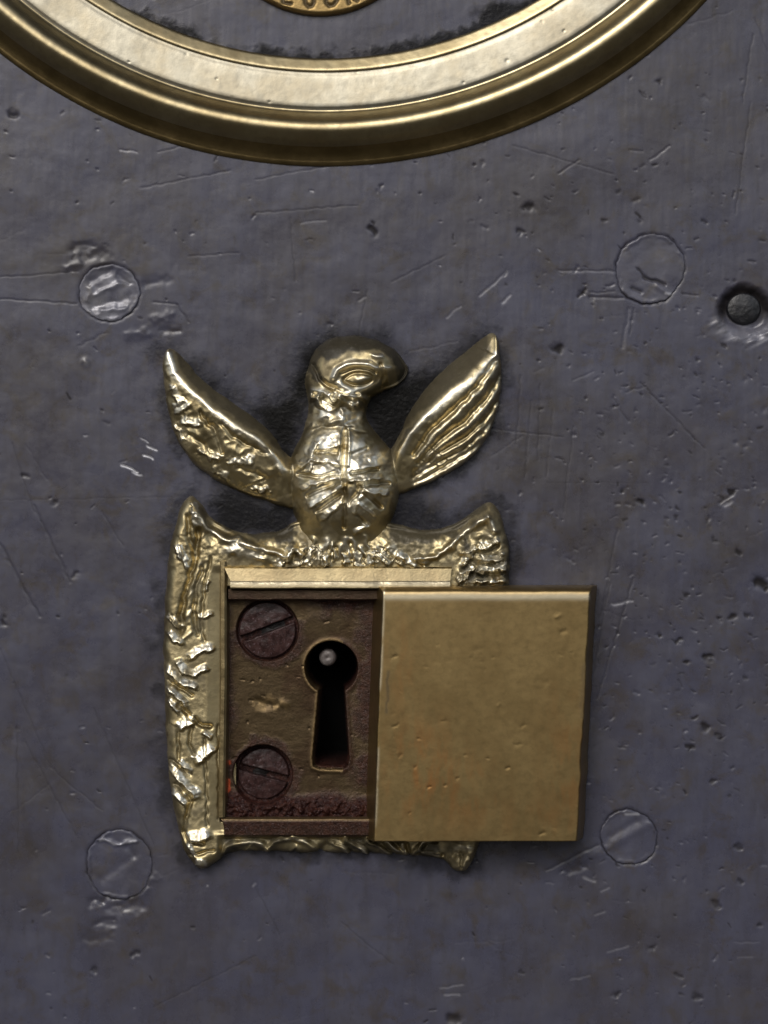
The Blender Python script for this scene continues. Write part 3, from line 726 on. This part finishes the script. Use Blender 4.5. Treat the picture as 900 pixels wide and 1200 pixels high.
    for i in range(9):   # tail tuft flaring onto the border
        x = 352 + i * 12
        r = np.random.RandomState(60 + i); x += r.uniform(-4, 4); yt = r.uniform(630, 646)
        p = [(400 + (x - 400) * .6 + r.uniform(-3, 3), yt), (x, 668 - r.uniform(0, 6))]
        stamp(X, Y, HB, p, r.uniform(2.4, 4.6), r.uniform(2, 5), 2, 2.5, i % 6); stamp(X, Y, w, p, r.uniform(1.6, 3.4), r.uniform(.2, .95), 2, 4, i % 6)
        if i % 3: stamp(X, Y, HB, [(p[0][0] + 6, yt + 4), (p[1][0] + 6, 668)], 1.7, -3.5, 2, 2, i % 6)
    HB += det * (.22 * fbm(X, Y, 5, 2, 268) * sst(470, 500, Y) * sst(640, 600, Y))
    chest = np.exp(-((X - 400) / 50) ** 4 - ((Y - 548) / 50) ** 4) * det
    w = np.maximum(w, chest * np.clip(.62 + .9 * fbm(X, Y, 16, 3, 281), 0, .95))
    HB = np.where(so > 0, HB, -6)
    # head with brow, eye and hooked beak
    so = sdf(Xw, Yw, HEAD) + 1.0
    HH = 39 * dome(so / 30)
    HH += 0.6 * fbm(X, Y, 12, 2, 270) * sst(0, 5, so)
    HH -= 16 * sst(440, 482, X + .5 * (Y - 430)) * sst(0, 4, so)
    stamp(X, Y, HH, [(368, 428), (374, 444), (384, 453), (392, 456)], 2.2, -6, 2, .8)
    brow = chaikin([(392, 444), (396, 434), (410, 427), (428, 427), (442, 433)], 3, False)
    stamp(X, Y, HH, brow, 3.4, 5.5, 2, .6); stamp(X, Y, w, brow, 4.2, .95, 3, 1.8)  # white highlights round the eye painted into this mask
    stamp(X, Y, HH, chaikin([(400, 438), (412, 433), (430, 432), (440, 438)], 3, False), 1.4, -5, 2, .5)
    stamp(X, Y, HH, chaikin([(403, 446), (412, 439), (428, 438), (439, 444), (430, 452), (413, 453), (403, 446)], 3, False), 1.5, -3.2, 2, .5)
    stamp(X, Y, HH, [(419, 446), (428, 445)], 4.2, 2.8, 2, .3); stamp(X, Y, w, [(420, 445), (427, 444)], 2.5, .5)
    low = chaikin([(398, 450), (404, 457), (418, 460), (434, 456), (444, 448)], 3, False)
    stamp(X, Y, HH, low, 3.0, 2.4, 2, 1); stamp(X, Y, w, low, 3.2, .8, 3, 1.8)
    stamp(X, Y, HH, [(396, 458), (410, 464), (424, 463)], 1.8, -2, 2, 1.2)
    stamp(X, Y, HH, [(446, 428), (450, 440), (446, 452)], 1.8, -3.5, 2, .8)
    for p, ww in [([(438, 418), (448, 419)], 3), ([(450, 434), (456, 433)], 3.5), ([(412, 466), (424, 466)], 4), ([(366, 458), (388, 462)], 3)]:
        stamp(X, Y, HH, p, ww, 2.8, 2, 1.5); stamp(X, Y, w, p, ww * .9, .85, 2, 2)
        HH += sst(458, 466, Y) * sst(0, 4, so) * 4.2 * (0.5 - np.abs(fbm(X, Y, 12, 2, 266)))
    HH -= 6 * sst(470, 490, Y)
    HH = np.where(so > 0, HH, -6)
    g = np.maximum(g, np.where(so > -1, .9 * sst(-2, 5, sdf(X, Y, [(355, 440), (360, 405), (400, 385), (470, 405), (440, 405), (400, 404), (378, 418), (374, 438), (390, 456), (372, 450)]) + n), 0))
    g = np.maximum(g, np.where(so > -1, .5 * sst(0, 8, sdf(X, Y, [(374, 440), (374, 410), (400, 400), (450, 404), (440, 416), (410, 418), (392, 434), (388, 450)]) + n), 0))
    g = np.maximum(g, np.where(so > -1, .93 * sst(-4, 7, sdf(X, Y, [(362, 400), (400, 380), (480, 400), (492, 460), (466, 456), (458, 428), (440, 416), (408, 418), (380, 430)]) + n), 0))
    H = np.maximum.reduce([HL, HR, HB, HH])
    # soften joints a little
    for _ in range(3):
        P = np.pad(H, 1, mode='edge')
        H2 = (P[:-2, 1:-1] + P[2:, 1:-1] + P[1:-1, :-2] + P[1:-1, 2:] + 4 * H) / 8
        H = np.where(H > -5.9, H2, H)
    g = np.maximum(g, .5 * sst(.3, .9, fbm(X, Y, 16, 3, 78)))
    return H, {'grime': np.clip(g - w, 0, 1), 'worn_glint': np.clip(w, 0, 1)}
grid('eagle', 183, 597, 378, 680, 0.75, eagle_fn, BR_CAST, k=KF, parent=esc, keep=lambda X, Y, H: H > -5.5)

# straight mouldings, drawn as sections and swept
def rail(name, stations, mat, parent, k=KF, wear=None):
    """stations: list of cross sections, each a list of (x, y, h); swept with many subdivisions for slightly wavy edges"""
    st = np.array(stations, float)
    N = 60
    rows = []
    for i in range(N + 1):
        f = i / N * (len(st) - 1); j = min(int(f), len(st) - 2); u = f - j
        rows.append(st[j] * (1 - u) + st[j + 1] * u)
    R = np.array(rows)
    R[:, :, 2] += 0.35 * vnoise(R[:, :, 0] / 14 + 3, R[:, :, 1] / 14, 8)
    R[:, :, 1] += 0.35 * vnoise(R[:, :, 0] / 22, R[:, :, 1] / 22 + 5, 9)
    m = R.shape[1]
    x, y, z = W(R[:, :, 0], R[:, :, 1], R[:, :, 2], k)
    co = np.stack([x, y, z], -1).reshape(-1, 3)
    idx = np.arange((N + 1) * m).reshape(N + 1, m)
    q = np.stack([idx[:-1, :-1], idx[1:, :-1], idx[1:, 1:], idx[:-1, 1:]], -1).reshape(-1, 4).tolist()
    q.append(idx[0].tolist()); q.append(idx[-1][::-1].tolist())
    me = bpy.data.meshes.new(name); me.from_pydata(co.tolist(), [], q)
    me.update()
    for nme, val in (('grime', 0.0), ('worn_glint', 0.0)):
        at = me.attributes.new(nme, 'FLOAT', 'POINT')
        v = np.zeros((N + 1, m), np.float32)
        if wear and nme in wear: v[:, :] = np.array(wear[nme], np.float32)[None, :]
        at.data.foreach_set('value', v.ravel())
    return link(name, me, mat, parent)

def tsec(x, x2):   # top moulding section at its two edges (upper point leans to the corner)
    return [(x, 663, 4), (x, 664, 26), (x, 666, 28.6), (x2, 680.5, 31), (x2, 682, 32), (x2, 684.2, 33.2), (x2, 688, 33.6), (x2, 689.5, 33), (x2, 690, 26), (x2, 690, 4)]
rail('top_moulding', [tsec(264, 271), tsec(396, 399), tsec(529, 527)], BR_RAIL, esc,
     wear={'worn_glint': [0, 0, .05, .1, .8, .6, .1, .1, 0, 0]})  # bright line on the front edge: highlight painted in with the wear
def lsec(x, x2):
    return [(x, 690.3, 2), (x, 690.3, 24), (x, 692, 25.5), (x, 701.5, 25.5), (x, 703, 24), (x, 703.4, 2)]
rail('inner_lip', [lsec(268, 268), lsec(458, 458)], PLATE, esc, wear={'grime': [.5, .2, .25, .45, .8, .9]})
def ssec(y, x):
    return [(x - 1, y, 4), (x - .5, y, 22), (x + .8, y, 24.5), (x + 5, y, 25), (x + 7.5, y, 23.5), (x + 10, y, 8), (x + 10, y, 2)]
rail('side_moulding', [ssec(658, 258.5), ssec(800, 258.5), ssec(957, 256.5)], BR_RAIL, esc, wear={'grime': [.5, .4, .0, .0, .1, .3, .6]})
def bsec(x, x2):
    return [(x, 957, 2), (x, 957.5, 22), (x + .5, 959, 26), (x2, 962, 27.5), (x2, 977, 26), (x2, 980, 22), (x2, 983, 12), (x2, 983, 3)]
rail('bottom_moulding', [bsec(259, 263), bsec(350, 350), bsec(450, 450)], PLATE, esc,
     wear={'grime': [.8, .5, .1, .9, .8, .5, .6, .8], 'worn_glint': [0, .1, .35, 0, 0, .1, 0, 0]})

# recessed lock plate with the keyhole
SCR = [(313, 739, 36.5, 0.0), (307.5, 909, 35, 10.0)]
def plate_fn(X, Y):
    H = 9 + .4 * fbm(X, Y, 30, 2, 3) + .05 * fbm(X * .2, Y, 5, 2, 4)
    red = np.zeros_like(X); pal = np.zeros_like(X); ora = np.zeros_like(X); cavity_black = np.zeros_like(X)
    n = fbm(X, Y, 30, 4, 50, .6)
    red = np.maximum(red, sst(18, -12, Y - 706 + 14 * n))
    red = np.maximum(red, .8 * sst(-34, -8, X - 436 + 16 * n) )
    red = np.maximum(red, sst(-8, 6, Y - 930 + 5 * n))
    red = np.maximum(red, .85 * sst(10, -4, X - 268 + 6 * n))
    for (x, y, r, dp) in SCR:
        d = np.hypot(X - x, Y - y)
        H -= (8 + dp) * sst(r + .8, r - 1.2, d)
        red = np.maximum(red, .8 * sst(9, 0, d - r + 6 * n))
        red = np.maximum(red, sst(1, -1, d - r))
    # crumbly dirt bank on the bottom ledge
    bank = sst(928, 950, Y + 3 * n)
    H += bank * (5 + 3.0 * fbm(X, Y, 6, 2, 52) + 1.4 * fbm(X, Y, 3, 1, 53))
    # gouge and dents
    for p, w, d in [([(326, 826), (334, 824)], 5, 1.6), ([(303, 824), (312, 828)], 5, -2.5), ([(320, 828), (324, 826)], 4, -2.4)]:
        stamp(X, Y, H, p, w, d, 2, 2)
    stamp(X, Y, pal, [(302, 826), (314, 822), (324, 828)], 4.5, .9, 2, 5); stamp(X, Y, pal, [(330, 825), (334, 827)], 4, .6, 2, 4)
    for i in range(26):
        r = np.random.RandomState(700 + i); x, y = r.uniform(270, 435), r.uniform(705, 930)
        stamp(X, Y, H, [(x, y), (x + r.uniform(-2, 4), y + r.uniform(-1, 1))], r.uniform(.8, 1.8), -r.uniform(.5, 1.4), 2, 1)
    stamp(X, Y, ora, [(264, 914), (265, 924), (268, 930)], 2.6, .9, 2, 5, 1); stamp(X, Y, ora, [(267, 893), (267, 897)], 1.6, .7, 2, 3)
    ks = keyhole_sd(X, Y)
    pal = np.maximum(pal, .7 * np.exp(-((ks + 1.4) / 1.8) ** 2) * (X < 402))
    red = np.maximum(red, .7 * np.exp(-((ks + 1) / 5) ** 2) * (X > 398))
    H = H + 0.8 * np.exp(-((ks + 2) / 2.5) ** 2)
    H = np.where(ks > -1, H - 130 * sst(-.5, 2.2, ks), H)
    red = np.where(ks > 0, 1, red); cavity_black = np.maximum(cavity_black, sst(1.0, 3.2, ks))  # keyhole interior blackened: oily, with the cavity's shade put into the colour
    # sloping ledge at the foot of the slot
    led = sst(884, 902, Y) * (ks > .3)
    H = np.where(ks > .3, np.maximum(H, -70 + 74 * sst(880, 903, Y + .6 * n)), H)
    cavity_black *= 1 - .8 * sst(886, 902, Y)
    red *= (1 - pal)
    return H, {'grime': np.clip(red, 0, 1), 'worn_glint': np.clip(pal, 0, 1), 'paint': np.clip(ora, 0, 1), 'cavity_black': np.clip(cavity_black, 0, 1)}
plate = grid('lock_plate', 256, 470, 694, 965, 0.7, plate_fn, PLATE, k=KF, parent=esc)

def screw_fn(x, y, r, dp, p, q):
    def f(X, Y):
        d = np.hypot(X - x, Y - y)
        H = 6.0 - dp + 2.2 * (1 - (d / r) ** 2) - 9 * sst(r - 2.8, r + .5, d) + .5 * fbm(X, Y, 10, 2, int(y))
        s = np.zeros_like(X)
        dd, t = dseg(X, Y, p, q)
        sl = sst(4.4, 3.0, dd + .5 * fbm(X, Y, 6, 1, 3))
        H -= 7 * sl
        return H, {'cavity_black': sl * .95}  # slot coloured near-black
    return f
for (x, y, r, dp), p, q in ((SCR[0], (282, 750), (341, 727)), (SCR[1], (272, 899), (342, 917))):
    grid('screw', x - r - 3, x + r + 3, y - r - 3, y + r + 3, 0.6, screw_fn(x, y, r - 1.6 - dp * .15, dp, p, q), SCREW, k=KF, parent=plate,
         keep=lambda X, Y, H, a=(x, y, r): np.hypot(X - a[0], Y - a[1]) < a[2] - .4)
lathe('key_pin', 384, 771, smooth_profile([(0.01, -3.2), (3, -2.0), (6.5, -2.4), (9, -4), (10.2, -7), (10.2, -60), (10.2, -128)], 2), PIN, seg=48, k=K(0), parent=plate)

# plain sliding cover
def cover_fn(X, Y):
    wob = .8 * fbm(X, Y, 30, 3, 400)
    # signed distances to the four foot lines
    def line(ax, ay, bx, by):
        L = math.hypot(bx - ax, by - ay); return ((X - ax) * (by - ay) - (Y - ay) * (bx - ax)) / L
    dl = line(438, 690, 427, 988) + wob * .5                # left foot line, positive inside
    dr = -line(702, 690, 686, 986) + wob
    dt = (Y - 687.5) + .4 * wob
    db = 988 - .4 * (X - 440) / 240 - Y + .4 * wob
    T = 54.0
    hl = 9 + (T - 9 + 6) * np.clip(dl / 12.5, -1, 1) ** 1.0
    hr = 12 + (T - 12 + 6) * np.clip(dr / 12, -1, 1)
    ht = 34 + (T - 34 + 5) * dome(dt / 15)
    ht = np.where(dt < 0, 5, ht)
    hb = 14 + (T - 14 + 5) * np.clip(db / 2.6, -1, 1)
    # smooth minimum of the faces
    st = np.stack([np.full(X.shape, T), hl, hr, ht, hb])
    kk = 1.9
    H = -kk * np.log(np.sum(np.exp(-(st - T) / kk), 0)) + T
    fr = sst(T - 4, T - 1.5, H)
    H += fr * (.10 * fbm(X, Y, 60, 2, 410) + .025 * fbm(X, Y, 8, 2, 411))
    for (x, y, w, d) in [(490, 866, 2, -1), (487, 899, 2, -1), (502, 922, 2.4, -1.4), (522, 920, 2.2, -1.2), (536, 912, 2, -1), (594, 900, 2.6, -1.6), (571, 888, 2, -.9), (606, 872, 4, -.9), (612, 850, 3, -.8), (635, 976, 4, -1.4),
                         (463, 850, 3, -1.2), (462, 770, 3, -1.2), (655, 722, 4, 1.3), (660, 740, 3.5, -1.2), (585, 826, 3, .7), (480, 952, 2, -.8), (545, 885, 2, -.8), (520, 845, 3, -.6), (640, 800, 4, -.5), (560, 760, 5, -.5), (470, 885, 2.4, -1)]:
        stamp(X, Y, H, [(x - w * .5, y + w * .2), (x + w * .5, y - w * .2)], w * .7, d * .2, 2, 1.6)
    for i in range(30):
        r = np.random.RandomState(800 + i); x, y = r.uniform(452, 680), r.uniform(705, 980)
        stamp(X, Y, H, [(x, y), (x + r.uniform(-3, 3), y + r.uniform(-2, 2))], r.uniform(.8, 1.8), -r.uniform(.03, .10), 2)
    g = np.zeros_like(X); w = np.zeros_like(X)
    stamp(X, Y, g, [(455, 788), (453, 835)], 2, .6, 2, 1.5)
    stamp(X, Y, g, [(684, 780), (681, 840)], 3.0, .4, 2, 2)
    w = np.maximum(w, .8 * np.exp(-((dt - 12.0) / 3.4) ** 2) * (dl > 12) * (dr > 9))  # top bevel's bright line: highlight painted over the rubbed edge
    w = np.maximum(w, .55 * np.exp(-((dl - 12.2) / 1.6) ** 2) * sst(.1, .5, fbm(X, Y, 30, 2, 88) + .5))  # left bevel's fainter painted highlight, broken up by noise
    tn = np.zeros_like(X)
    for (cx, cy, rx, ry, v) in [(495, 905, 42, 52, 1.0), (545, 930, 45, 40, .6), (665, 900, 28, 80, .5), (470, 780, 20, 60, .35), (640, 960, 60, 25, .4)]:
        tn = np.maximum(tn, v * np.exp(-((X - cx) / rx) ** 2 - ((Y - cy) / ry) ** 2))
    return H, {'grime': np.clip(g, 0, 1), 'worn_glint': np.clip(w, 0, 1), 'tint': tn}
grid('sliding_cover', 415, 712, 680, 996, 0.7, cover_fn, BR_COVER, k=K(48), parent=esc, keep=lambda X, Y, H: H > 8)

# ------------------------------------------------------------------ daylight
SUN_EL, SUN_ROT = 38, 200
world = bpy.data.worlds.new('World'); scene.world = world; world.use_nodes = True
nt = world.node_tree; nt.nodes.clear()
out = nt.nodes.new('ShaderNodeOutputWorld'); bg = nt.nodes.new('ShaderNodeBackground')
sky = nt.nodes.new('ShaderNodeTexSky'); sky.sky_type = 'NISHITA'; sky.sun_disc = False
sky.sun_elevation = rad(SUN_EL); sky.sun_rotation = rad(SUN_ROT); sky.dust_density = 3.0; sky.air_density = 1.0
hs = nt.nodes.new('ShaderNodeHueSaturation'); hs.inputs['Saturation'].default_value = 0.55
tc = nt.nodes.new('ShaderNodeTexCoord'); sep = nt.nodes.new('ShaderNodeSeparateXYZ')
mr = nt.nodes.new('ShaderNodeValToRGB'); mr.color_ramp.interpolation = 'EASE'      # bright open sky in front, dark eaves overhead
el = mr.color_ramp.elements
el[0].position = 0.0; el[0].color = (.22, .22, .22, 1); el[1].position = 0.36; el[1].color = (1.0, 1.0, 1.0, 1)
for p, v in ((0.62, 1.0), (0.86, 0.10), (1.0, 0.06)):
    q = el.new(p); q.color = (v, v, v, 1)
mul = nt.nodes.new('ShaderNodeVectorMath'); mul.operation = 'SCALE'
grd = nt.nodes.new('ShaderNodeMix'); grd.data_type = 'RGBA'
mg = nt.nodes.new('ShaderNodeMapRange')
for i, v in enumerate((-0.10, 0.06, 0.0, 1.0)): mg.inputs[i + 1].default_value = v
grd.inputs[6].default_value = (0.50, 0.47, 0.43, 1)
L = nt.links.new
L(sky.outputs[0], hs.inputs['Color']); L(tc.outputs['Generated'], sep.inputs[0]); L(sep.outputs['Z'], mr.inputs[0]); L(sep.outputs['Z'], mg.inputs[0])
L(hs.outputs[0], mul.inputs[0]); L(mr.outputs[0], mul.inputs['Scale']); L(mul.outputs[0], grd.inputs[7]); L(mg.outputs[0], grd.inputs[0])
L(grd.outputs[2], bg.inputs[0]); bg.inputs[1].default_value = 0.12; L(bg.outputs[0], out.inputs[0])

sd = bpy.data.lights.new('sun', 'SUN'); sd.energy = 0.8; sd.angle = rad(22); sd.color = (1.0, 0.975, 0.94)
so = bpy.data.objects.new('sun', sd); COL.objects.link(so)
e, r = rad(SUN_EL), rad(SUN_ROT)
from mathutils import Vector
dirv = Vector((math.sin(r) * math.cos(e), math.cos(r) * math.cos(e), math.sin(e)))
so.rotation_euler = dirv.to_track_quat('Z', 'Y').to_euler(); so.location = dirv * 0.5

# ------------------------------------------------------------------ camera
cd = bpy.data.cameras.new('camera'); cam = bpy.data.objects.new('camera', cd); COL.objects.link(cam)
cam.location = (0, -D * S, 0); cam.rotation_euler = (rad(90), 0, 0)
cd.sensor_fit = 'VERTICAL'; cd.sensor_height = 24.0; cd.lens = 24.0 * D / 1200.0
cd.clip_start = 0.01; cd.clip_end = 50.0
cd.dof.use_dof = True; cd.dof.focus_distance = (D - 30) * S; cd.dof.aperture_fstop = 3.5
scene.camera = cam

scene.view_settings.view_transform = 'Standard'; scene.view_settings.look = 'None'
scene.view_settings.exposure = 0.4; scene.view_settings.gamma = 1.0
scene.view_settings.use_curve_mapping = False
